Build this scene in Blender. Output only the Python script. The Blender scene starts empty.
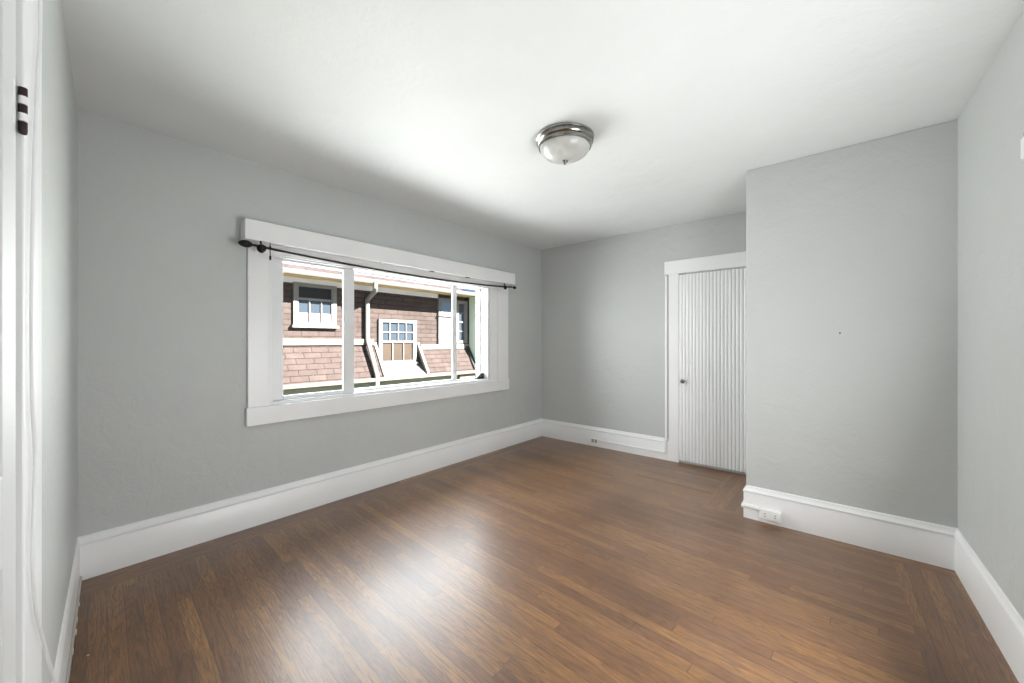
import bpy, bmesh, math, random
from mathutils import Vector, Matrix

random.seed(7)
S = bpy.context.scene
COL = S.collection

# ------------------------------------------------------------------ camera
CAM_YAW = math.atan(331 / 390)
cam_data = bpy.data.cameras.new('camera')
cam_data.sensor_width = 36.0
cam_data.lens = 36.0 * 390.0 / 1024.0
cam_data.clip_start = 0.01
cam = bpy.data.objects.new('camera', cam_data)
COL.objects.link(cam)
cam.location = (0, 0, 1.265)
cam.rotation_euler = (math.pi / 2, 0, CAM_YAW)
S.camera = cam

# ------------------------------------------------------------------ view / exposure
S.view_settings.view_transform = 'Standard'
S.view_settings.look = 'None'
S.view_settings.gamma = 1.0
S.view_settings.use_curve_mapping = False
S.view_settings.exposure = 0.10
S.cycles.use_denoising = True
S.cycles.max_bounces = 10
S.cycles.diffuse_bounces = 7
S.cycles.sample_clamp_indirect = 8.0
S.cycles.caustics_reflective = False
S.cycles.caustics_refractive = False

# ------------------------------------------------------------------ world (sky)
SKY_STRENGTH = 1.2
W = bpy.data.worlds.new('sky')
S.world = W
W.use_nodes = True
nt = W.node_tree
nt.nodes.clear()
wo = nt.nodes.new('ShaderNodeOutputWorld')
wb = nt.nodes.new('ShaderNodeBackground')
wr = nt.nodes.new('ShaderNodeValToRGB')
wx = nt.nodes.new('ShaderNodeSeparateXYZ')
wg = nt.nodes.new('ShaderNodeNewGeometry')
nt.links.new(wg.outputs['Incoming'], wx.inputs[0])
wm = nt.nodes.new('ShaderNodeMath'); wm.operation = 'MULTIPLY'; wm.inputs[1].default_value = -1.0
nt.links.new(wx.outputs['Z'], wm.inputs[0])
nt.links.new(wm.outputs[0], wr.inputs[0])
wr.color_ramp.elements[0].position = 0.0
wr.color_ramp.elements[0].color = (0.70, 0.82, 1.0, 1)
wr.color_ramp.elements[1].position = 0.9
wr.color_ramp.elements[1].color = (0.45, 0.64, 1.0, 1)
nt.links.new(wr.outputs[0], wb.inputs[0])
wb.inputs[1].default_value = SKY_STRENGTH
nt.links.new(wb.outputs[0], wo.inputs[0])


def add_light(name, kind, loc, direction, energy, color=(1, 1, 1), **kw):
    d = bpy.data.lights.new(name, kind)
    d.energy = energy
    d.color = color
    for k, v in kw.items():
        setattr(d, k, v)
    o = bpy.data.objects.new(name, d)
    COL.objects.link(o)
    o.location = loc
    o.rotation_euler = Vector(direction).to_track_quat('-Z', 'Y').to_euler()
    return o


# sun behind our own house, raking the neighbour's wall
add_light('sun', 'SUN', (6, 4, 9), (-1.0, -0.50, -0.68), 44.0, (1.0, 0.95, 0.88), angle=0.009)
# added area lamps outside the window, standing in for sky light and ground bounce
add_light('window_fill', 'AREA', (-3.62, 2.42, 1.30), (1.0, 0.0, -0.22), 166.0, (0.97, 0.985, 1.0),
          shape='RECTANGLE', size=3.2, size_y=1.3)
add_light('low_window_fill', 'AREA', (-4.0, 2.06, 0.0), (1.0, 0.0, 0.75), 10.0, (1.0, 0.97, 0.92),
          shape='RECTANGLE', size=2.4, size_y=1.0)
# added fill lamp in front of the solid right wall, brightening the room
add_light('right_wall_fill', 'AREA', (0.48, 1.65, 1.15), (-1.0, 0.0, 0.26), 58.0, (0.97, 0.985, 1.0),
          shape='RECTANGLE', size=0.8, size_y=1.7)

# ------------------------------------------------------------------ materials
MATS = {}


def new_mat(name):
    m = bpy.data.materials.new(name)
    m.use_nodes = True
    MATS[name] = m
    return m, m.node_tree.nodes, m.node_tree.links, m.node_tree.nodes['Principled BSDF']


def coords(n, l, kind='Object', scale=(1, 1, 1), rot=(0, 0, 0)):
    tc = n.new('ShaderNodeTexCoord')
    mp = n.new('ShaderNodeMapping')
    mp.inputs['Scale'].default_value = scale
    mp.inputs['Rotation'].default_value = rot
    l.new(tc.outputs[kind], mp.inputs['Vector'])
    return mp.outputs['Vector']


def noise(n, l, vec, scale, detail=3.0, rough=0.5, dist=0.0):
    t = n.new('ShaderNodeTexNoise')
    t.inputs['Scale'].default_value = scale
    t.inputs['Detail'].default_value = detail
    t.inputs['Roughness'].default_value = rough
    t.inputs['Distortion'].default_value = dist
    l.new(vec, t.inputs['Vector'])
    return t.outputs['Fac']


def ramp(n, l, fac, stops):
    r = n.new('ShaderNodeValToRGB')
    el = r.color_ramp.elements
    while len(el) < len(stops):
        el.new(0.5)
    for e, (p, c) in zip(el, stops):
        e.position = p
        e.color = (*c, 1) if len(c) == 3 else c
    l.new(fac, r.inputs[0])
    return r.outputs[0]


def mix(n, l, fac, a, b, mode='MIX'):
    m = n.new('ShaderNodeMix')
    m.data_type = 'RGBA'
    m.blend_type = mode
    for sock, v in ((m.inputs[0], fac), (m.inputs[6], a), (m.inputs[7], b)):
        if hasattr(v, 'links'):
            l.new(v, sock)
        elif isinstance(v, (int, float)):
            sock.default_value = v
        else:
            sock.default_value = (*v, 1)
    return m.outputs[2]


def math_n(n, l, op, a, b=None):
    m = n.new('ShaderNodeMath')
    m.operation = op
    for sock, v in ((m.inputs[0], a), (m.inputs[1], b)):
        if v is None:
            continue
        if hasattr(v, 'links'):
            l.new(v, sock)
        else:
            sock.default_value = v
    return m.outputs[0]


def bump(n, l, b, height, strength, dist=0.01):
    bp = n.new('ShaderNodeBump')
    bp.inputs['Strength'].default_value = strength
    bp.inputs['Distance'].default_value = dist
    l.new(height, bp.inputs['Height'])
    l.new(bp.outputs[0], b.inputs['Normal'])


def plain(name, col, rough=0.5, metal=0.0, bump_s=0.0, bump_scale=60.0, var=0.0, spec=0.5):
    m, n, l, b = new_mat(name)
    b.inputs['Roughness'].default_value = rough
    b.inputs['Metallic'].default_value = metal
    b.inputs['Specular IOR Level'].default_value = spec
    b.inputs['Base Color'].default_value = (*col, 1)
    v = coords(n, l)
    if var:
        f = noise(n, l, v, 2.5, 4)
        c = ramp(n, l, f, [(0.3, tuple(x * (1 - var) for x in col)), (0.7, tuple(min(1, x * (1 + var)) for x in col))])
        l.new(c, b.inputs['Base Color'])
    if bump_s:
        bump(n, l, b, noise(n, l, v, bump_scale, 4), bump_s)
    return m


def wall_mat(name, col, rough, strength):
    """painted plaster: trowel ripples and fine orange peel"""
    m, n, l, b = new_mat(name)
    v = coords(n, l)
    b.inputs['Roughness'].default_value = rough
    b.inputs['Specular IOR Level'].default_value = 0.35
    f = noise(n, l, v, 1.6, 5, 0.6)
    c = ramp(n, l, f, [(0.25, tuple(x * 0.965 for x in col)), (0.75, tuple(x * 1.03 for x in col))])
    l.new(c, b.inputs['Base Color'])
    h = math_n(n, l, 'ADD', math_n(n, l, 'MULTIPLY', noise(n, l, v, 7, 5, 0.55, 0.6), 1.6), math_n(n, l, 'MULTIPLY', noise(n, l, v, 55, 3), 0.35))
    bump(n, l, b, h, strength, 0.012)
    return m


WALL = wall_mat('grey_wall_paint', (0.51, 0.525, 0.515), 0.5, 0.30)
CEIL = wall_mat('white_ceiling_paint', (0.73, 0.75, 0.745), 0.6, 0.24)
TRIM = plain('white_trim_paint', (0.80, 0.80, 0.80), 0.32, bump_s=0.05, bump_scale=25, var=0.02)
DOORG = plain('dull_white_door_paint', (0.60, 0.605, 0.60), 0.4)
DOORP = plain('white_door_paint', (0.80, 0.805, 0.805), 0.4)
VINYL = plain('white_vinyl', (0.74, 0.75, 0.76), 0.3)
BLACK = plain('black_iron', (0.012, 0.011, 0.010), 0.42, 0.6)
HINGE = plain('dark_bronze_hinge', (0.035, 0.022, 0.018), 0.45, 0.5)
NICKEL = plain('brushed_nickel', (0.34, 0.33, 0.31), 0.16, 1.0)
DARKN = plain('dark_nickel', (0.16, 0.155, 0.15), 0.35, 1.0)
PLASTIC = plain('white_plastic', (0.82, 0.82, 0.80), 0.35)
OUTGREY = plain('grey_outlet_face', (0.36, 0.35, 0.34), 0.5)
SLOT = plain('outlet_slot_dark', (0.03, 0.03, 0.03), 0.6)
CABLE = plain('white_cable_jacket', (0.74, 0.75, 0.75), 0.4)
CAULK = plain('grey_shoe_strip', (0.42, 0.41, 0.38), 0.6, var=0.15)
CHIP = plain('cream_bare_chip', (0.72, 0.63, 0.46), 0.7)

# alabaster bowl
m, n, l, b = new_mat('alabaster_glass')
v = coords(n, l)
f = noise(n, l, v, 9, 5, 0.6, 1.2)
l.new(ramp(n, l, f, [(0.3, (0.46, 0.46, 0.44)), (0.7, (0.58, 0.58, 0.56))]), b.inputs['Base Color'])
b.inputs['Roughness'].default_value = 0.28
ALAB = m

# window pane: thin clear glass
m, n, l, b = new_mat('window_glass')
n.remove(b)
out = n['Material Output']
tr = n.new('ShaderNodeBsdfTransparent'); tr.inputs[0].default_value = (0.97, 0.985, 0.98, 1)
gl = n.new('ShaderNodeBsdfGlossy'); gl.inputs['Roughness'].default_value = 0.02
mx = n.new('ShaderNodeMixShader'); fr = n.new('ShaderNodeFresnel'); fr.inputs[0].default_value = 1.12
l.new(fr.outputs[0], mx.inputs[0]); l.new(tr.outputs[0], mx.inputs[1]); l.new(gl.outputs[0], mx.inputs[2])
l.new(mx.outputs[0], out.inputs[0])
GLASS = m


def floor_material():
    m, n, l, b = new_mat('oak_strip_floor')
    tc = n.new('ShaderNodeTexCoord')
    sp = n.new('ShaderNodeSeparateXYZ')
    l.new(tc.outputs['UV'], sp.inputs[0])
    U, Vv = sp.outputs['X'], sp.outputs['Y']
    pw = 0.0585
    row_f = math_n(n, l, 'DIVIDE', Vv, pw)
    row = math_n(n, l, 'FLOOR', row_f)
    wn = n.new('ShaderNodeTexWhiteNoise'); wn.noise_dimensions = '1D'
    l.new(row, wn.inputs['W'])
    u2 = math_n(n, l, 'ADD', math_n(n, l, 'DIVIDE', U, 1.35), math_n(n, l, 'MULTIPLY', wn.outputs['Value'], 9.0))
    brd = math_n(n, l, 'FLOOR', u2)
    cb = n.new('ShaderNodeCombineXYZ')
    l.new(row, cb.inputs[0]); l.new(brd, cb.inputs[1])
    wn2 = n.new('ShaderNodeTexWhiteNoise'); wn2.noise_dimensions = '2D'
    l.new(cb.outputs[0], wn2.inputs['Vector'])
    rnd = wn2.outputs['Value']
    # grain, stretched along each board and shifted from board to board
    gv = n.new('ShaderNodeCombineXYZ')
    l.new(math_n(n, l, 'MULTIPLY', U, 3.0), gv.inputs[0])
    l.new(math_n(n, l, 'MULTIPLY', Vv, 34.0), gv.inputs[1])
    l.new(math_n(n, l, 'MULTIPLY', rnd, 37.0), gv.inputs[2])
    g1 = noise(n, l, gv.outputs[0], 2.4, 8, 0.72, 1.1)
    # cathedral figure
    cv = n.new('ShaderNodeCombineXYZ')
    l.new(math_n(n, l, 'ADD', math_n(n, l, 'MULTIPLY', U, 1.5), math_n(n, l, 'MULTIPLY', rnd, 53.0)), cv.inputs[0])
    l.new(math_n(n, l, 'MULTIPLY', Vv, 15.0), cv.inputs[1])
    l.new(math_n(n, l, 'MULTIPLY', rnd, 19.0), cv.inputs[2])
    contour = noise(n, l, cv.outputs[0], 1.0, 1.0, 0.4, 0.25)
    wave = math_n(n, l, 'FRACT', math_n(n, l, 'MULTIPLY', contour, 17.0))
    fvv = n.new('ShaderNodeCombineXYZ')
    l.new(math_n(n, l, 'MULTIPLY', U, 9.0), fvv.inputs[0])
    l.new(math_n(n, l, 'MULTIPLY', Vv, 150.0), fvv.inputs[1])
    l.new(math_n(n, l, 'MULTIPLY', rnd, 71.0), fvv.inputs[2])
    fine = noise(n, l, fvv.outputs[0], 1.5, 4, 0.7, 0.4)
    base = ramp(n, l, rnd, [(0.0, (0.120, 0.046, 0.011)), (0.35, (0.190, 0.081, 0.019)), (0.65, (0.265, 0.127, 0.031)), (1.0, (0.150, 0.061, 0.015))])
    gcol = ramp(n, l, g1, [(0.34, (0.30, 0.25, 0.22)), (0.50, (0.95, 0.95, 0.95)), (0.68, (1.45, 1.4, 1.3))])
    c = mix(n, l, 0.72, base, gcol, 'MULTIPLY')
    wcol = ramp(n, l, wave, [(0.0, (0.30, 0.24, 0.20)), (0.30, (0.95, 0.93, 0.9)), (0.75, (1.2, 1.16, 1.1)), (1.0, (0.75, 0.70, 0.66))])
    c = mix(n, l, 0.8, c, ramp(n, l, fine, [(0.34, (0.40, 0.34, 0.30)), (0.5, (1.0, 1.0, 1.0)), (0.7, (1.4, 1.36, 1.3))]), 'MULTIPLY')
    c = mix(n, l, 0.62, c, wcol, 'MULTIPLY')
    # traffic wear (greyer, paler) and old dark stains
    ov = coords(n, l, 'Object')
    wear = noise(n, l, ov, 1.15, 5, 0.6, 0.4)
    wf = ramp(n, l, wear, [(0.42, (0, 0, 0)), (0.66, (1, 1, 1))])
    # paler, greyer mid-room falloff: lit haze on the varnish painted into the colour
    dn = n.new('ShaderNodeVectorMath'); dn.operation = 'DISTANCE'
    l.new(ov, dn.inputs[0]); dn.inputs[1].default_value = (-0.9, 2.3, 0.0)
    mid_haze = n.new('ShaderNodeMapRange'); mid_haze.interpolation_type = 'SMOOTHSTEP'
    mid_haze.inputs['From Min'].default_value = 0.6; mid_haze.inputs['From Max'].default_value = 2.3
    mid_haze.inputs['To Min'].default_value = 0.42; mid_haze.inputs['To Max'].default_value = 0.0
    l.new(dn.outputs['Value'], mid_haze.inputs['Value'])
    wear_haze = math_n(n, l, 'ADD', mid_haze.outputs[0], math_n(n, l, 'MULTIPLY', wf, 0.28))
    c = mix(n, l, wear_haze, c, mix(n, l, 0.35, (0.27, 0.165, 0.115), c))
    st = noise(n, l, ov, 1.3, 2, 0.5, 0.3)
    sf = ramp(n, l, st, [(0.50, (0, 0, 0)), (0.72, (1, 1, 1))])
    c = mix(n, l, math_n(n, l, 'MULTIPLY', sf, 0.55), c, (0.055, 0.026, 0.014))
    # seams between boards and butt joints
    fv = math_n(n, l, 'FRACT', row_f)
    dv = math_n(n, l, 'MINIMUM', fv, math_n(n, l, 'SUBTRACT', 1.0, fv))
    fu = math_n(n, l, 'FRACT', u2)
    du = math_n(n, l, 'MULTIPLY', math_n(n, l, 'MINIMUM', fu, math_n(n, l, 'SUBTRACT', 1.0, fu)), 1.35 / pw)
    d = math_n(n, l, 'MINIMUM', dv, du)
    seam = ramp(n, l, d, [(0.0, (0, 0, 0)), (0.045, (1, 1, 1))])
    c = mix(n, l, seam, mix(n, l, 0.6, c, (0.03, 0.015, 0.008)), c)
    # paint specks
    vo = n.new('ShaderNodeTexVoronoi'); vo.inputs['Scale'].default_value = 2.6
    l.new(ov, vo.inputs['Vector'])
    spk = math_n(n, l, 'LESS_THAN', vo.outputs['Distance'], 0.013)
    c = mix(n, l, spk, c, (0.62, 0.56, 0.50))
    l.new(c, b.inputs['Base Color'])
    r = n.new('ShaderNodeMapRange')
    r.inputs['To Min'].default_value = 0.42; r.inputs['To Max'].default_value = 0.50
    l.new(noise(n, l, ov, 3.0, 5, 0.65), r.inputs['Value'])
    l.new(r.outputs[0], b.inputs['Roughness'])
    b.inputs['Specular IOR Level'].default_value = 0.35
    b.inputs['Coat Weight'].default_value = 0.75
    b.inputs['Coat Roughness'].default_value = 0.30
    h = math_n(n, l, 'ADD', math_n(n, l, 'MULTIPLY', seam, 0.5), math_n(n, l, 'ADD', math_n(n, l, 'MULTIPLY', g1, 0.25), math_n(n, l, 'MULTIPLY', rnd, 0.3)))
    bump(n, l, b, h, 0.22, 0.003)
    return m


FLOOR = floor_material()


def shingle_mat(name, c1, c2, mortar, axis_u=(0, 1, 0), row=0.097, width=0.30):
    m, n, l, b = new_mat(name)
    tc = n.new('ShaderNodeTexCoord')
    sp = n.new('ShaderNodeSeparateXYZ')
    l.new(tc.outputs['Object'], sp.inputs[0])
    cb = n.new('ShaderNodeCombineXYZ')
    l.new(sp.outputs['Y'], cb.inputs[0]); l.new(sp.outputs['Z'], cb.inputs[1])
    br = n.new('ShaderNodeTexBrick')
    br.inputs['Scale'].default_value = 1.0
    br.inputs['Brick Width'].default_value = width
    br.inputs['Row Height'].default_value = row
    br.inputs['Mortar Size'].default_value = 0.006
    br.inputs['Color1'].default_value = (*c1, 1)
    br.inputs['Color2'].default_value = (*c2, 1)
    br.inputs['Mortar'].default_value = (*mortar, 1)
    l.new(cb.outputs[0], br.inputs['Vector'])
    f = noise(n, l, tc.outputs['Object'], 5, 5, 0.65)
    c = mix(n, l, 0.5, br.outputs['Color'], ramp(n, l, f, [(0.3, (0.6, 0.6, 0.6)), (0.7, (1.3, 1.3, 1.3))]), 'MULTIPLY')
    l.new(c, b.inputs['Base Color'])
    b.inputs['Roughness'].default_value = 0.9
    b.inputs['Specular IOR Level'].default_value = 0.1
    bump(n, l, b, br.outputs['Fac'], -0.5, 0.01)
    return m


SHING = shingle_mat('brown_wall_shingle', (0.068, 0.052, 0.048), (0.056, 0.042, 0.039), (0.022, 0.017, 0.017))
ROOFS = shingle_mat('pink_brown_roof_shingle', (0.07, 0.055, 0.055), (0.06, 0.047, 0.047), (0.035, 0.027, 0.027))
SKYEND = shingle_mat('sky_standin_shingle', (0.020, 0.026, 0.050), (0.016, 0.02, 0.04), (0.01, 0.012, 0.02))  # blue of the sky, put on an added roof end
CREAM = plain('cream_house_paint', (0.155, 0.135, 0.105), 0.6, var=0.05, spec=0.2)
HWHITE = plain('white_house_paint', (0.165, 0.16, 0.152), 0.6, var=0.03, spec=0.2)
SOFFIT = plain('tan_soffit_boards', (0.62, 0.45, 0.22), 0.7, var=0.15, spec=0.1)
GREENW = plain('pale_green_stucco', (0.58, 0.68, 0.56), 0.8, var=0.05, bump_s=0.1, spec=0.1)
OLIVE = plain('olive_lower_wall', (0.24, 0.25, 0.18), 0.8, var=0.1, spec=0.1)
FLASH = plain('dark_flashing', (0.018, 0.019, 0.019), 0.6, spec=0.2)
CURTAIN = plain('tan_curtain', (0.052, 0.039, 0.031), 0.8, var=0.1, spec=0.1)
BLIND = plain('white_blind', (0.26, 0.26, 0.25), 0.7, spec=0.1)
CONCRETE = plain('concrete_ground', (0.09, 0.09, 0.08), 0.9, var=0.1)
m, n, l, b = new_mat('house_window_glass')
b.inputs['Base Color'].default_value = (0.035, 0.045, 0.06, 1)
b.inputs['Roughness'].default_value = 0.04
HGLASS = m
FRIEZE = plain('lifted_frieze_white', (0.62, 0.62, 0.62), 0.6, spec=0.2)  # paler copy of the house white; reflected light under the eave painted in
SKYGLASS = plain('sky_tinted_glass', (0.12, 0.16, 0.21), 0.05)  # sky reflection painted into the pane colour

# ------------------------------------------------------------------ mesh helpers


class MB:
    def __init__(self):
        self.v, self.f = [], []

    def add(self, vs, fs):
        o = len(self.v)
        self.v += [tuple(p) for p in vs]
        self.f += [tuple(i + o for i in f) for f in fs]
        return self

    def box(self, x0, x1, y0, y1, z0, z1):
        vs = [(x0, y0, z0), (x1, y0, z0), (x1, y1, z0), (x0, y1, z0), (x0, y0, z1), (x1, y0, z1), (x1, y1, z1), (x0, y1, z1)]
        return self.add(vs, [(3, 2, 1, 0), (4, 5, 6, 7), (0, 1, 5, 4), (1, 2, 6, 5), (2, 3, 7, 6), (3, 0, 4, 7)])

    def hexa(self, bottom, top):
        n = len(bottom)
        vs = list(bottom) + list(top)
        fs = [tuple(reversed(range(n))), tuple(range(n, 2 * n))]
        fs += [(i, (i + 1) % n, (i + 1) % n + n, i + n) for i in range(n)]
        return self.add(vs, fs)

    def lathe(self, prof, seg=48, center=(0, 0, 0), axis='Z'):
        vs, fs = [], []
        for i in range(seg):
            a = 2 * math.pi * i / seg
            for r, h in prof:
                p = (r * math.cos(a), r * math.sin(a), h)
                if axis == 'Y':
                    p = (p[0], p[2], p[1])
                elif axis == 'X':
                    p = (p[2], p[0], p[1])
                vs.append((p[0] + center[0], p[1] + center[1], p[2] + center[2]))
        k = len(prof)
        for i in range(seg):
            j = (i + 1) % seg
            for q in range(k - 1):
                fs.append((i * k + q, j * k + q, j * k + q + 1, i * k + q + 1))
        return self.add(vs, fs)

    def tube(self, pts, r, seg=12):
        pts = [Vector(p) for p in pts]
        rings = []
        a = None
        for i, p in enumerate(pts):
            d = (pts[min(i + 1, len(pts) - 1)] - pts[max(i - 1, 0)]).normalized()
            if a is None:
                a = d.cross(Vector((0, 0, 1)) if abs(d.z) < 0.9 else Vector((1, 0, 0)))
            a = (a - d * a.dot(d)).normalized()
            c = d.cross(a).normalized()
            rr = r[i] if isinstance(r, (list, tuple)) else r
            rings.append([p + (a * math.cos(t) + c * math.sin(t)) * rr for t in [2 * math.pi * k / seg for k in range(seg)]])
        vs = [q for ring in rings for q in ring]
        fs = []
        for i in range(len(pts) - 1):
            for k in range(seg):
                k2 = (k + 1) % seg
                fs.append((i * seg + k, i * seg + k2, (i + 1) * seg + k2, (i + 1) * seg + k))
        fs.append(tuple(range(seg)))
        fs.append(tuple(reversed([(len(pts) - 1) * seg + k for k in range(seg)])))
        return self.add(vs, fs)

    def sweep(self, prof, path, side=1):
        """profile of (offset from wall, z) along a 2D path with mitred corners; offset is to the left of travel when side=1"""
        path = [Vector(p) for p in path]
        rings = []
        for i, p in enumerate(path):
            ds = []
            if i > 0:
                ds.append((path[i] - path[i - 1]).normalized())
            if i < len(path) - 1:
                ds.append((path[i + 1] - path[i]).normalized())
            ns = [Vector((-d.y, d.x)) * side for d in ds]
            nn = sum(ns, Vector((0, 0))).normalized()
            k = 1.0 / max(0.3, nn.dot(ns[0]))
            rings.append([(p.x + nn.x * t * k, p.y + nn.y * t * k, z) for t, z in prof])
        k = len(prof)
        vs = [q for r in rings for q in r]
        fs = []
        for i in range(len(path) - 1):
            for j in range(k):
                j2 = (j + 1) % k
                fs.append((i * k + j, i * k + j2, (i + 1) * k + j2, (i + 1) * k + j))
        fs.append(tuple(range(k)))
        fs.append(tuple(reversed([(len(path) - 1) * k + j for j in range(k)])))
        return self.add(vs, fs)

    def build(self, name, mat, parent=None, smooth=False, bevel=0.0, frame=None, label=None):
        me = bpy.data.meshes.new(name)
        me.from_pydata(self.v, [], self.f)
        bm = bmesh.new(); bm.from_mesh(me)
        bmesh.ops.recalc_face_normals(bm, faces=bm.faces)
        bm.to_mesh(me); bm.free()
        if frame is not None:
            me.transform(frame)
        me.materials.append(mat)
        o = bpy.data.objects.new(name, me)
        COL.objects.link(o)
        if parent is not None:
            o.parent = parent
            o.matrix_parent_inverse = Matrix.Translation(-Vector(parent.location))
        if smooth:
            for p in me.polygons:
                p.use_smooth = True
            try:
                me.set_sharp_from_angle(angle=math.radians(35))
            except Exception:
                pass
        if bevel:
            bv = o.modifiers.new('bevel', 'BEVEL')
            bv.width = bevel; bv.segments = 2; bv.limit_method = 'ANGLE'
        if label:
            o['label'] = label
        return o


def boxes(*bs):
    m = MB()
    for b_ in bs:
        m.box(*b_)
    return m


def tag(o, label=None, cat=None, group=None, kind=None):
    for k, v in (('label', label), ('category', cat), ('group', group), ('kind', kind)):
        if v:
            o[k] = v
    return o


def empty(name, loc):
    o = bpy.data.objects.new(name, None)
    o.empty_display_size = 0.1
    COL.objects.link(o)
    o.location = loc
    return o


# ------------------------------------------------------------------ room dimensions (metres, camera stands at x=y=0)
WX = -3.095      # window wall plane
BY = 4.26        # back wall plane (closet door)
CY_ = 3.25       # closet bump-out face
CX = -0.535      # closet bump-out side
HC = 2.5         # ceiling
A = Vector((WX, 0.086))                 # corner of window wall and front wall
FD = Vector((557.5, -38.8)).normalized()    # front wall direction
C0 = Vector((0.485, CY_))
RD = Vector((0.0301, -1.0)).normalized()    # right wall direction


def fwall(s, nrm=0.0):
    p = A + FD * s + Vector((-FD.y, FD.x)) * nrm
    return (p.x, p.y)


FR = Matrix(((FD.x, -FD.y, 0, A.x), (FD.y, FD.x, 0, A.y), (0, 0, 1, 0), (0, 0, 0, 1)))   # local (s, n, z) -> world for the front wall
RR = Matrix(((RD.x, RD.y, 0, C0.x), (RD.y, -RD.x, 0, C0.y), (0, 0, 1, 0), (0, 0, 0, 1)))  # local (s, n, z): n into the room (-x)

# window opening
OY0, OY1, OZ0, OZ1 = 0.985, 3.256, 0.815, 1.925
wall_l = boxes((WX - 0.19, WX, -0.15, OY0, -0.1, HC), (WX - 0.19, WX, OY1, BY, -0.1, HC),
               (WX - 0.19, WX, OY0, OY1, -0.1, OZ0), (WX - 0.19, WX, OY0, OY1, OZ1, HC)).build('wall_left', WALL)
wall_b = boxes((WX - 0.19, 0.9, BY, BY + 0.15, -0.1, HC)).build('wall_back', WALL)
wall_c = boxes((CX, 0.62, CY_, BY, -0.1, HC)).build('wall_closet', WALL, bevel=0.006)
wall_r = boxes((-1.2, 3.7, -0.15, 0.0, -0.1, HC)).build('wall_right', WALL, frame=RR)
wall_f = boxes((0.0, 3.9, -0.15, 0.0, -0.1, HC)).build('wall_front', WALL, frame=FR)
ceil = boxes((WX - 0.19, 0.9, -0.45, BY + 0.15, HC, HC + 0.1)).build('ceiling', CEIL)
for o in (wall_l, wall_b, wall_c, wall_r, wall_f, ceil):
    o['kind'] = 'structure'


# ---- floor: field boards run from the right wall to the window; header boards run round the edge
def build_floor():
    vs, fs, uvs = [], [], []
    ang = math.atan2(31, -566.7)
    du = Vector((math.cos(ang), math.sin(ang))); dv = Vector((-du.y, du.x))

    def poly(pts, along, across, off):
        k = len(vs)
        for p in pts:
            vs.append((p[0], p[1], 0.0))
        fs.append(tuple(range(k, k + len(pts))))
        for p in pts:
            q = Vector(p)
            uvs.append((q.dot(along) + off[0], q.dot(across) + off[1]))
    xb = -2.89          # window border edge
    yl = -0.45
    xa = -0.825         # alcove header edge
    xr_top, xr_bot = 0.222, 0.222 + 0.0301 * 3.1
    X, Y = Vector((1, 0)), Vector((0, 1))
    yt = CY_ - 0.12
    poly([(xb, yl), (0.30, yl), (xr_top, yt), (xa, yt), (xa, BY), (xb, BY)], du, dv, (3.0, 0.02))
    poly([(WX, yl), (xb, yl), (xb, BY), (WX, BY)], Y, X, (0.4, 4.12 * 1.0))
    poly([(0.30, yl), (0.75, yl), (0.75, yt), (xr_top, yt)], Y, Vector((1, 0.0301)), (7.7, 9.0))
    poly([(xa, yt), (0.75, yt), (0.75, CY_ + 0.02), (xa, CY_ + 0.02)], X, Y, (2.1, 5.03))
    poly([(xa, CY_ + 0.02), (CX + 0.05, CY_ + 0.02), (CX + 0.05, BY), (xa, BY)], Y, X, (5.3, 6.0))
    me = bpy.data.meshes.new('floor')
    me.from_pydata(vs, [], fs)
    uv = me.uv_layers.new(name='UVMap')
    for i, lp in enumerate(me.loops):
        uv.data[i].uv = uvs[lp.vertex_index]
    me.materials.append(FLOOR)
    o = bpy.data.objects.new('floor', me)
    COL.objects.link(o)
    o['kind'] = 'structure'
    return o


build_floor()
sub = boxes((WX - 0.19, 0.75, -0.45, BY + 0.15, -0.1, -0.002)).build('floor_subfloor', CONCRETE)
sub['kind'] = 'structure'

# ---- baseboards
BASE = [(0.0, 0.0), (0.026, 0.0), (0.026, 0.178), (0.023, 0.183), (0.030, 0.187), (0.030, 0.196), (0.022, 0.203), (0.014, 0.212), (0.010, 0.224), (0.0, 0.228)]


def baseboard(name, path, side=1, k=1.0):
    o = MB().sweep([(t_ * k, z_) for t_, z_ in BASE], path, side).build(name, TRIM, smooth=True)
    o['kind'] = 'structure'
    return o


baseboard('baseboard_left', [(WX, A.y - 0.02), (WX, BY)], -1)
baseboard('baseboard_back', [(WX, BY), (-1.412, BY)], -1)
baseboard('baseboard_closet', [(CX + 0.014, BY), (CX + 0.014, CY_), (C0.x + 0.0, CY_)], -1)
baseboard('baseboard_right', [tuple(C0 - RD * 0.0), tuple(C0 + RD * 1.045)], -1, 0.6)
MB().sweep([(t_ * 0.35, z_) for t_, z_ in BASE], [fwall(0.0), fwall(1.594)], 1).build('baseboard_front', TRIM, smooth=True)['kind'] = 'structure'

# grey shoe strip with chipped paint at the foot of the front baseboard
t = tag(boxes((0.03, 1.6, 0.008, 0.017, 0.0, 0.030)).build('shoe_strip', CAULK, frame=FR, bevel=0.003), kind='structure')
t.name = 'trim_1'
ch = MB()
for s_, w_ in ((0.30, 0.02), (0.44, 0.035), (0.55, 0.03), (0.70, 0.03)):
    ch.box(s_, s_ + w_, 0.012, 0.019 + 0.004 * random.random(), 0.0, 0.016)
ch.build('paint_chips', CHIP, parent=t, frame=FR, bevel=0.003)

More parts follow.
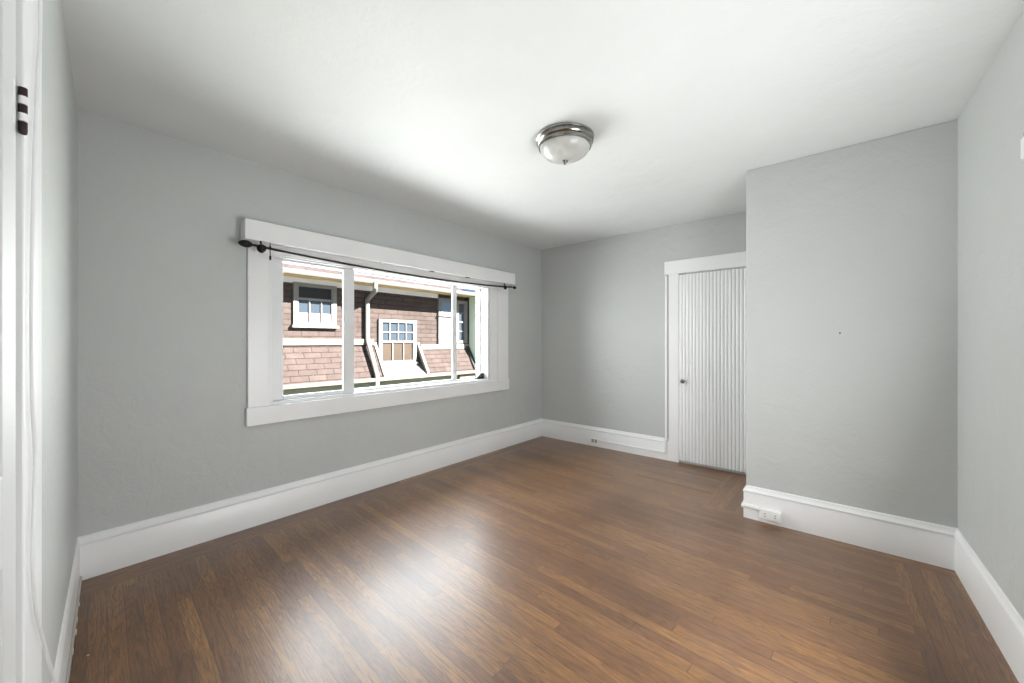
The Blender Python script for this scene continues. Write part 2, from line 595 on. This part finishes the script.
# ------------------------------------------------------------------ window
win = tag(empty('window_1', (WX, (OY0 + OY1) / 2, OZ0)), kind='structure')
CT = 0.022
boxes((WX, WX + CT, 0.857, OY0, OZ0, OZ1 - 0.045)).build('side_casing', TRIM, win, bevel=0.003)
boxes((WX, WX + 0.008, OY1, 3.375, OZ0, OZ1 - 0.045)).build('inner_stop', TRIM, win, bevel=0.003)
boxes((WX, WX + CT, 3.375, 3.553, OZ0, OZ1 - 0.045)).build('side_casing', TRIM, win, bevel=0.003)
boxes((WX, WX + CT + 0.006, 0.847, 3.563, 0.688, OZ0)).build('bottom_casing', TRIM, win, bevel=0.004)
boxes((WX, WX + CT, 0.857, 3.553, OZ1 - 0.045, OZ1 + 0.06)).build('head_casing', TRIM, win, bevel=0.003)
# boxed cornice over the window with two screw blocks under it
HX = WX + 0.105
KY0, KY1, KZ0, KZ1 = 0.818, 3.584, 1.942, 2.076
corn = boxes((HX - 0.02, HX, KY0, KY1, KZ0, KZ1), (WX, HX - 0.02, KY0, KY0 + 0.02, KZ0, KZ1),
             (WX, HX - 0.02, KY1 - 0.02, KY1, KZ0, KZ1), (WX, HX - 0.02, KY0 + 0.02, KY1 - 0.02, KZ1 - 0.02, KZ1),
             (WX, HX - 0.02, KY0 + 0.02, KY1 - 0.02, KZ0 + 0.004, KZ0 + 0.02)).build('cornice_box', TRIM, win, bevel=0.003)
for yy in (1.83, 2.35, 2.82):
    boxes((HX - 0.05, HX - 0.03, yy, yy + 0.05, KZ0 - 0.004, KZ0 + 0.004)).build('clip', HINGE if yy > 2 else CHIP, corn)
# vinyl slider: outer frame, three sashes
FX0, FX1 = WX - 0.19, WX + 0.004
fr_t = 0.03
boxes((FX0, FX1, OY0, OY0 + fr_t, OZ0, OZ1 - 0.02), (FX0, FX1, OY1 - 0.04, OY1, OZ0, OZ1 - 0.02),
      (FX0, FX1, OY0 + fr_t, OY1 - 0.04, OZ0, OZ0 + 0.022), (FX0, FX1, OY0 + fr_t, OY1 - 0.04, OZ1 - 0.055, OZ1 - 0.02),
      (FX0 + 0.085, FX0 + 0.095, OY0 + fr_t, OY1 - 0.04, OZ0 + 0.022, OZ0 + 0.036)).build('outer_frame', VINYL, win, bevel=0.002)


def sash(y0, y1, z0, z1, xc, st_l, st_r, rl_b, rl_t, d=0.022):
    s_ = boxes((xc - d / 2, xc + d / 2, y0, y0 + st_l, z0, z1), (xc - d / 2, xc + d / 2, y1 - st_r, y1, z0, z1),
               (xc - d / 2, xc + d / 2, y0 + st_l, y1 - st_r, z0, z0 + rl_b), (xc - d / 2, xc + d / 2, y0 + st_l, y1 - st_r, z1 - rl_t, z1)
               ).build('sash', VINYL, win, bevel=0.003)
    boxes((xc + 0.001, xc + 0.006, y0 + st_l - 0.004, y1 - st_r + 0.004, z0 + rl_b - 0.004, z1 - rl_t + 0.004)).build('pane', GLASS, s_)
    return s_


ZB, ZT = OZ0 + 0.022, OZ1 - 0.055
sash(OY0 + fr_t, 1.640, ZB, ZT, WX - 0.045, 0.079, 0.093, 0.03, 0.016)
sash(1.603, 2.86, ZB, ZT, WX - 0.135, 0.072, 0.055, 0.02, 0.012)
s3 = sash(2.79, OY1 - 0.04, ZB, ZT, WX - 0.12, 0.05, 0.012, 0.012, 0.012)
MB().hexa([(WX - 0.09, 3.10, ZB + 0.006), (WX - 0.06, 3.10, ZB + 0.006), (WX - 0.06, 3.215, ZB + 0.006), (WX - 0.09, 3.215, ZB + 0.006)],
          [(WX - 0.09, 3.195, ZB + 0.065), (WX - 0.06, 3.195, ZB + 0.065), (WX - 0.06, 3.215, ZB + 0.065), (WX - 0.09, 3.215, ZB + 0.065)]
          ).build('latch', FLASH, s3)

# ------------------------------------------------------------------ curtain rod
RX, RZ = HX + 0.012, 1.905
rod = tag(empty('curtain_rod', (RX, 2.15, RZ)), 'thin black iron curtain rod under the white cornice of the window', 'curtain rod')
MB().tube([(RX, 0.86 + 2.64 * q / 24, RZ - 0.040 * (1 - (q / 12 - 1) ** 2) ** 0.9) for q in range(25)], 0.0085).build('pole', BLACK, rod, smooth=True)
for y0, sg in ((0.892, -1), (3.50, 1)):
    prof = [(0.0, 0.0), (0.0055, 0.0), (0.0055, 0.012), (0.010, 0.016), (0.0055, 0.021), (0.0055, 0.034), (0.014, 0.042), (0.022, 0.056), (0.025, 0.074), (0.020, 0.096), (0.010, 0.112), (0.0, 0.117)]
    if sg < 0:
        MB().lathe([(r, y0 - h) for r, h in prof], 20, (RX, 0, RZ), 'Y').build('finial', BLACK, rod, smooth=True)
    else:
        MB().lathe([(r * 0.7, y0 + h * 0.75) for r, h in prof], 20, (RX, 0, RZ), 'Y').build('finial', BLACK, rod, smooth=True)
for yy, k in ((0.908, 1.15), (3.39, 0.9)):
    br = MB().lathe([(0.0, -0.030 * k), (0.012 * k, -0.026 * k), (0.022 * k, -0.015 * k), (0.025 * k, 0.0), (0.022 * k, 0.013 * k), (0.010 * k, 0.021 * k), (0.0, 0.022 * k)], 18, (RX, yy, RZ - 0.012))
    br.tube([(RX - 0.004, yy, RZ), (RX - 0.010, yy, RZ + 0.02), (RX - 0.02, yy, KZ0)], 0.006, 8)
    br.build('bracket', BLACK, rod, smooth=True)
w_ = MB().lathe([(0.006, -0.003), (0.013, -0.003), (0.013, 0.003), (0.006, 0.003), (0.006, -0.003)], 16, (RX, 0.960, RZ), 'Y')
w_.tube([(RX, 0.960, RZ + 0.012), (RX, 0.960, RZ + 0.032)], 0.003, 8)
w_.tube([(RX, 0.960, RZ - 0.012), (RX, 0.961, RZ - 0.055), (RX, 0.961, RZ - 0.060), (RX, 0.961, RZ - 0.085)], [0.003, 0.003, 0.007, 0.006], 8)
w_.build('ring_clip', BLACK, rod, smooth=True)

# ------------------------------------------------------------------ closet door on the back wall
d1 = tag(empty('door_1', (-0.96, BY, 0)), kind='structure')
LX0, LX1 = -1.326, -0.575
boxes((-1.412, LX0 + 0.018, BY - 0.030, BY, 0.0, 1.975)).build('side_casing', TRIM, d1, bevel=0.003)
boxes((-1.455, CX, BY - 0.034, BY, 1.975, 2.117)).build('head_casing', TRIM, d1, bevel=0.003)
boxes((LX1, CX, BY - 0.030, BY, 0.23, 1.975)).build('side_casing', TRIM, d1, bevel=0.003)
# ribbed leaf: rounded reeds, one mesh
lf = MB()
z0, z1 = 0.028, 1.958
yb, yf = BY - 0.002, BY - 0.022
prof2 = [(LX0 + 0.004, yb), (LX0 + 0.004, yf), (LX0 + 0.022, yf)]
x = LX0 + 0.022
pitch = 0.0325
while x + pitch < LX1 - 0.012:
    for k in range(1, 9):
        a = k / 8
        prof2.append((x + pitch * a, yf + 0.006 - 0.011 * math.sin(math.pi * a) ** 0.38 if k < 8 else yf + 0.006))
    x += pitch
prof2 += [(LX1 - 0.004, yf), (LX1 - 0.004, yb)]
k = len(prof2)
vs = [(px, py, z0) for px, py in prof2] + [(px, py, z1) for px, py in prof2]
fs = [(i, (i + 1) % k, (i + 1) % k + k, i + k) for i in range(k)] + [tuple(range(k)), tuple(range(k, 2 * k))]
leaf = MB().add(vs, fs).build('door_leaf', DOORP, d1, smooth=True)
kx, kz = -1.262, 0.853
MB().lathe([(0.0, BY - 0.070), (0.012, BY - 0.069), (0.021, BY - 0.060), (0.022, BY - 0.052), (0.015, BY - 0.044), (0.008, BY - 0.038), (0.008, BY - 0.030), (0.019, BY - 0.026), (0.019, BY - 0.018)], 24, (kx, 0, kz), 'Y').build('knob', NICKEL, leaf, smooth=True, label='small round metal knob')

# ------------------------------------------------------------------ hinged door on the front wall beside the camera (local s, n, z)
d2 = tag(empty('door_2', (*fwall(2.3), 0)), kind='structure')
SH = 2.004          # hinge line
boxes((1.80, SH - 0.015, 0.0, 0.020, 0, 2.12)).build('side_casing', TRIM, d2, frame=FR, bevel=0.003)
boxes((1.594, 1.80, 0.0, 0.008, 0, 2.12)).build('back_board', TRIM, d2, frame=FR, bevel=0.004)
boxes((1.80, 2.95, 0.0, 0.020, 2.03, 2.12)).build('head_casing', TRIM, d2, frame=FR, bevel=0.003)
L0, L1 = SH, 2.76
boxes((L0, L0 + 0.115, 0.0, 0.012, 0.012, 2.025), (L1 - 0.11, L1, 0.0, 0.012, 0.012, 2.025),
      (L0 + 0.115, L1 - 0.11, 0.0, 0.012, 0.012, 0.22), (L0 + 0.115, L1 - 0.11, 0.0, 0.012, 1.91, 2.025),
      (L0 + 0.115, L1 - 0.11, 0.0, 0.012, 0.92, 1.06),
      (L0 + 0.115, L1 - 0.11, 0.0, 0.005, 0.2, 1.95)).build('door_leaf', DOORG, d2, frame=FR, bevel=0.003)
for zz in (1.636, 0.25):
    hg = boxes((SH + 0.004, SH + 0.028, 0.011, 0.0125, zz, zz + 0.075)).build('hinge', TRIM, d2, frame=FR)
    for q in range(5):
        za, zb_ = zz + q * 0.015 + 0.0005, zz + (q + 1) * 0.015 - 0.0005
        MB().lathe([(0.0, za), (0.0058, za), (0.0058, zb_), (0.0, zb_)], 14, (SH - 0.005, 0.019, 0)).build(
            'knuckle', TRIM if q in (1, 3) else HINGE, hg, smooth=True, frame=FR, label='white painted hinge knuckle' if q in (1, 3) else None)
    MB().lathe([(0.0, zz - 0.008), (0.005, zz - 0.006), (0.006, zz), (0.0, zz)], 12, (SH - 0.005, 0.019, 0)).build('pin_tip', HINGE, hg, smooth=True, frame=FR)

# ------------------------------------------------------------------ entry door on the right wall (only its head casing reaches the picture)
d3 = tag(empty('door_3', (0.55, 1.6, 0)), kind='structure')
boxes((0.978, 2.0, 0.0, 0.024, 1.925, 1.998)).build('head_casing', TRIM, d3, frame=RR, bevel=0.003)
boxes((1.045, 1.13, 0.0, 0.022, 0.0, 1.925)).build('side_casing', TRIM, d3, frame=RR, bevel=0.003)
MB().lathe([(0, 0), (0.006, 0), (0.006, 0.02), (0, 0.02)], 10, (0.985, 0.012, 1.998)).build('hook', HINGE, d3, frame=RR)

# ------------------------------------------------------------------ ceiling light
LXc, LYc = -1.284, 2.007
lamp = tag(empty('ceiling_light', (LXc, LYc, HC)), 'round flush ceiling light with nickel rings and white alabaster glass bowl', 'ceiling light')
MB().lathe([(0.0, HC), (0.166, HC), (0.174, HC - 0.006), (0.172, HC - 0.014), (0.163, HC - 0.018), (0.160, HC - 0.026), (0.168, HC - 0.030), (0.170, HC - 0.036),
            (0.166, HC - 0.042), (0.158, HC - 0.046), (0.156, HC - 0.054), (0.160, HC - 0.058), (0.157, HC - 0.064), (0.146, HC - 0.066), (0.0, HC - 0.06)], 72, (LXc, LYc, 0)).build('ring', NICKEL, lamp, smooth=True)
bowl = [(0.148, HC - 0.062)]
for i in range(1, 17):
    a = i / 16 * math.pi / 2
    bowl.append((0.150 * math.cos(a) ** 1.2 if i < 16 else 0.0, HC - 0.062 - 0.082 * math.sin(a)))
MB().lathe(bowl, 72, (LXc, LYc, 0)).build('glass_bowl', ALAB, lamp, smooth=True)
MB().lathe([(0.0, HC - 0.140), (0.016, HC - 0.140), (0.020, HC - 0.145), (0.014, HC - 0.151), (0.011, HC - 0.156), (0.005, HC - 0.164), (0.0, HC - 0.170)], 24, (LXc, LYc, 0)).build('finial', DARKN, lamp, smooth=True, label='dark metal finial')

# ------------------------------------------------------------------ outlets and surface wiring
BF = BY - 0.026


def outlet(name, label, x0, x1, yface, zlo, zhi, depth, face_mat):
    o = tag(empty(name, ((x0 + x1) / 2, yface, zlo)), label, 'outlet')
    boxes((x0, x1, yface - depth, yface, zlo, zhi)).build('cover_plate', PLASTIC, o, bevel=0.003)
    w = (x1 - x0)
    for cx_ in (x0 + w * 0.27, x0 + w * 0.73):
        r_ = boxes((cx_ - w * 0.17, cx_ + w * 0.17, yface - depth - 0.002, yface - depth, zlo + (zhi - zlo) * 0.2, zhi - (zhi - zlo) * 0.2)).build('receptacle', face_mat, o, bevel=0.001)
        zc = (zlo + zhi) / 2
        for dz in (-0.008, 0.008):
            boxes((cx_ - 0.006, cx_ + 0.005, yface - depth - 0.0028, yface - depth - 0.002, zc + dz - 0.0018, zc + dz + 0.0018)).build('slot', SLOT, r_)
    return o


outlet('wall_outlet', 'small grey double outlet on the white baseboard left of the closet door', -2.332, -2.240, BF, 0.035, 0.100, 0.010, OUTGREY)
outlet('wall_outlet', 'white box outlet on the baseboard at the corner of the closet bump-out', -0.445, -0.318, CY_ - 0.026, 0.034, 0.098, 0.034, PLASTIC)

rc = tag(MB().sweep([(0.0, 0.072), (0.011, 0.072), (0.011, 0.086), (0.0, 0.086)], [(-2.240, BF), (-1.44, BF)], -1).build('wire_raceway', PLASTIC),
         'thin white wire raceway along the back baseboard, rising beside the closet door casing', 'raceway')
rc_v = boxes((-1.455, -1.432, BY - 0.014, BY - 0.001, 0.228, 1.972), (-1.455, -1.432, BF - 0.011, BF, 0.072, 0.235)).build('riser', PLASTIC, rc, bevel=0.002)
tag(MB().sweep([(0.0, 0.078), (0.010, 0.074), (0.014, 0.088), (0.010, 0.102), (0.0, 0.104)],
               [(CX - 0.012, CY_ + 0.35), (CX - 0.012, CY_ - 0.026), (-0.447, CY_ - 0.026)], -1).build('wire_raceway', PLASTIC),
    'short white wire raceway wrapping the baseboard corner below the bump-out, left of its outlet', 'raceway')

# white cable running down beside the door casing
pts = [(1.849, 0.026, 2.0), (1.849, 0.026, 1.9), (1.88, 0.026, 1.81), (1.923, 0.026, 1.649), (1.955, 0.026, 1.485), (1.966, 0.026, 1.338), (1.958, 0.026, 1.161), (1.923, 0.026, 1.049),
       (1.937, 0.026, 0.957), (1.955, 0.026, 0.855), (1.909, 0.026, 0.746), (1.80, 0.026, 0.63), (1.612, 0.03, 0.421), (1.48, 0.032, 0.28), (1.40, 0.036, 0.10), (1.44, 0.08, 0.006), (1.6, 0.2, 0.006)]
fin = []
for i in range(len(pts) - 1):
    p0, p1, p2, p3 = [Vector(pts[min(max(j, 0), len(pts) - 1)]) for j in (i - 1, i, i + 1, i + 2)]
    for q in range(6):
        t_ = q / 6
        fin.append(0.5 * ((2 * p1) + (p2 - p0) * t_ + (2 * p0 - 5 * p1 + 4 * p2 - p3) * t_ ** 2 + (3 * p1 - p0 - 3 * p2 + p3) * t_ ** 3))
fin.append(Vector(pts[-1]))
tag(MB().tube(fin, 0.003, 10).build('cable', CABLE, smooth=True, frame=FR), 'thin white cable hanging beside the white door casing at left', 'cable')

# little screw left in the bump-out wall
tag(MB().lathe([(0.0, CY_ - 0.012), (0.004, CY_ - 0.012), (0.005, CY_ - 0.009), (0.0025, CY_ - 0.007), (0.0025, CY_ + 0.004), (0.0, CY_ + 0.004)], 12, (-0.015, 0, 1.319), 'Y').build('screw', SLOT, smooth=True),
    'tiny dark screw left in the middle of the grey closet wall', 'screw')

# ------------------------------------------------------------------ neighbouring house seen through the window
NX = -7.3
GX = -6.75          # fascia plane
hs = tag(empty('house', (NX, 4.0, -3.0)), 'brown shingled neighbouring house with cream trim outside the window', 'house')
boxes((NX - 0.3, NX, -2.5, 6.85, -3.0, 2.6)).build('shingle_wall', SHING, hs)
boxes((NX, NX + 0.025, -2.5, 5.88, 2.285, 2.39)).build('frieze_board', FRIEZE, hs)
boxes((NX, GX, -2.5, 9.0, 2.385, 2.405)).build('soffit', SOFFIT, hs)
boxes((GX, GX + 0.03, -2.5, 9.0, 2.35, 2.425)).build('fascia', HWHITE, hs)
gp = [(GX + 0.03, 2.425), (GX + 0.03, 2.355), (GX + 0.06, 2.35), (GX + 0.08, 2.38), (GX + 0.088, 2.425), (GX + 0.08, 2.425), (GX + 0.073, 2.385), (GX + 0.055, 2.36), (GX + 0.038, 2.363)]
g_ = MB()
k = len(gp)
g_.add([(x_, -2.5, z_) for x_, z_ in gp] + [(x_, 9.0, z_) for x_, z_ in gp], [(i, (i + 1) % k, (i + 1) % k + k, i + k) for i in range(k)] + [tuple(range(k)), tuple(range(k, 2 * k))])
g_.build('gutter', HWHITE, hs)
# upper roof, pink-brown over most of the length, dark blue end added in place of visible sky
for y0, y1, mt in ((-2.5, 6.15, ROOFS), (6.15, 9.0, SKYEND)):
    MB().hexa([(GX + 0.04, y0, 2.405), (GX + 0.04, y1, 2.405), (GX - 3.2, y1, 5.0), (GX - 3.2, y0, 5.0)],
              [(GX + 0.04, y0, 2.435), (GX + 0.04, y1, 2.435), (GX - 3.2, y1, 5.06), (GX - 3.2, y0, 5.06)]).build('roof', mt, hs, label='dark blue roof end standing in for sky' if mt is SKYEND else None)
# belt board
boxes((NX, NX + 0.05, -2.5, 4.22, 1.20, 1.315)).build('belt_board', CREAM, hs)
boxes((NX, NX + 0.07, 5.36, 6.85, 1.09, 1.20)).build('belt_board', HWHITE, hs)
# mansard skirt, cut away in front of the dormer window
SX, SZ = -6.93, 0.545
for y0, y1 in ((-2.5, 4.25), (5.34, 6.83)):
    MB().hexa([(NX, y0, 1.20), (NX, y1, 1.20), (SX, y1, SZ), (SX, y0, SZ)], [(NX, y0, 1.12), (NX, y1, 1.12), (SX - 0.05, y1, SZ - 0.02), (SX - 0.05, y0, SZ - 0.02)]).build('skirt_roof', SHING, hs)


def rake(y0, y1, mat, lift=0.03, name='rake_board'):
    MB().hexa([(NX, y0, 1.22 + lift), (NX, y1, 1.22 + lift), (SX + 0.01, y1, SZ + 0.02 + lift), (SX + 0.01, y0, SZ + 0.02 + lift)],
              [(NX, y0, 1.10), (NX, y1, 1.10), (SX + 0.01, y1, SZ - 0.03), (SX + 0.01, y0, SZ - 0.03)]).build(name, mat, hs)


rake(4.24, 4.30, HWHITE)
rake(5.30, 5.36, HWHITE)
rake(6.73, 6.84, FLASH, 0.05)
for y0, y1 in ((4.24, 4.27), (5.32, 5.35)):
    MB().hexa([(NX, y0, 1.2), (NX, y1, 1.2), (NX, y1, 0.6), (NX, y0, 0.6)], [(NX + 0.01, y0, 1.2), (NX + 0.01, y1, 1.2), (SX, y1, SZ), (SX, y0, SZ)]).build('cheek', SHING, hs)
MB().hexa([(NX, 4.27, 0.80), (NX, 5.33, 0.80), (SX, 5.33, SZ), (SX, 4.27, SZ)], [(NX, 4.27, 0.7), (NX, 5.33, 0.7), (SX - 0.02, 5.33, SZ - 0.06), (SX - 0.02, 4.27, SZ - 0.06)]).build('dormer_pan', HWHITE, hs)
# lower gutter, lower wall
boxes((SX - 0.02, SX + 0.075, -2.5, 7.4, SZ - 0.055, SZ + 0.012)).build('gutter', CREAM, hs, bevel=0.01)
boxes((NX, SX - 0.12, -2.5, 9.0, -3.0, 0.48)).build('lower_wall', OLIVE, hs)
boxes((SX - 0.12, SX - 0.04, 6.30, 7.4, -3.0, 0.49)).build('corner_pilaster', CREAM, hs)
# pale green return wall at the far end
boxes((NX - 0.3, -6.83, 6.86, 9.0, -3.0, 2.385)).build('return_wall', GREENW, hs)
boxes((NX - 0.0, NX + 0.05, 6.80, 6.86, 1.2, 2.385)).build('corner_strip', FLASH, hs)
# downspout
ds = MB()
px_ = NX + 0.075
ds.tube([(GX + 0.06, 3.92, 2.40), (GX + 0.06, 3.92, 2.27), (GX + 0.0, 3.95, 2.22), (px_ + 0.03, 4.05, 2.10), (px_, 4.06, 2.04), (px_, 4.06, 1.32), (px_ + 0.03, 4.06, 1.24), (SX + 0.06, 4.06, SZ + 0.06), (SX + 0.06, 4.06, -1.0)], 0.045, 10)
ds.build('downspout', HWHITE, hs, smooth=True)


def house_window(y0, y1, z0, z1, upper, lower, split, low_mat, sill=True, jamb=0.065, pro=0.05, up_mat=None):
    """trim with sash bars; panes are children of their sash"""
    f = boxes((NX, NX + pro, y0, y0 + jamb, z0, z1), (NX, NX + pro, y1 - jamb, y1, z0, z1), (NX, NX + pro, y0 + jamb, y1 - jamb, z1 - jamb, z1),
              (NX, NX + pro, y0 + jamb, y1 - jamb, z0, z0 + jamb * 0.9)).build('window', HWHITE, hs)
    if sill:
        boxes((NX, NX + pro + 0.04, y0 - 0.03, y1 + 0.03, z0 - 0.035, z0 + 0.012)).build('sill', HWHITE, f)
    a0, a1, b0, b1 = y0 + jamb, y1 - jamb, z0 + jamb * 0.9, z1 - jamb
    zs = b0 + (b1 - b0) * split
    sb = MB()
    for zz0, zz1, (nx_, nz_) in ((b0, zs, lower), (zs, b1, upper)):
        for i in range(1, nx_):
            yy = a0 + (a1 - a0) * i / nx_
            sb.box(NX + 0.012, NX + 0.035, yy - 0.011, yy + 0.011, zz0, zz1)
        for i in range(1, nz_):
            zz = zz0 + (zz1 - zz0) * i / nz_
            sb.box(NX + 0.012, NX + 0.034, a0, a1, zz - 0.011, zz + 0.011)
    sb.box(NX + 0.010, NX + 0.040, a0, a1, zs - 0.02, zs + 0.02)
    sb.box(NX + 0.010, NX + 0.038, a0, a0 + 0.025, b0, b1)
    sb.box(NX + 0.010, NX + 0.038, a1 - 0.025, a1, b0, b1)
    sb.build('sash_bars', HWHITE, f)
    boxes((NX + 0.004, NX + 0.010, a0, a1, b0, zs)).build('pane', low_mat, f)
    boxes((NX + 0.004, NX + 0.010, a0, a1, zs, b1)).build('pane', up_mat or HGLASS, f)
    return f


hw = house_window(2.70, 3.455, 1.545, 2.30, (1, 1), (3, 1), 0.66, HGLASS, up_mat=FLASH)
boxes((NX + 0.0095, NX + 0.0125, 2.765, 3.39, 1.60, 1.775)).build('half_curtain', BLIND, hw)
house_window(4.33, 5.26, 0.80, 1.73, (4, 2), (3, 1), 0.50, CURTAIN)
# white bay panel and its side window
by = boxes((NX, NX + 0.05, 5.88, 6.42, 1.20, 2.30), (NX, NX + 0.09, 5.86, 6.44, 1.86, 1.88)).build('bay_panel', HWHITE, hs)
boxes((NX + 0.05, NX + 0.056, 5.93, 6.37, 1.93, 2.22)).build('pane', SKYGLASS, by)
house_window(6.42, 6.80, 1.22, 2.28, (1, 2), (1, 2), 0.5, HGLASS, sill=False, jamb=0.08)

gr = boxes((-14, 8, -10, 16, -3.1, -3.0)).build('ground', CONCRETE)
gr['kind'] = 'structure'
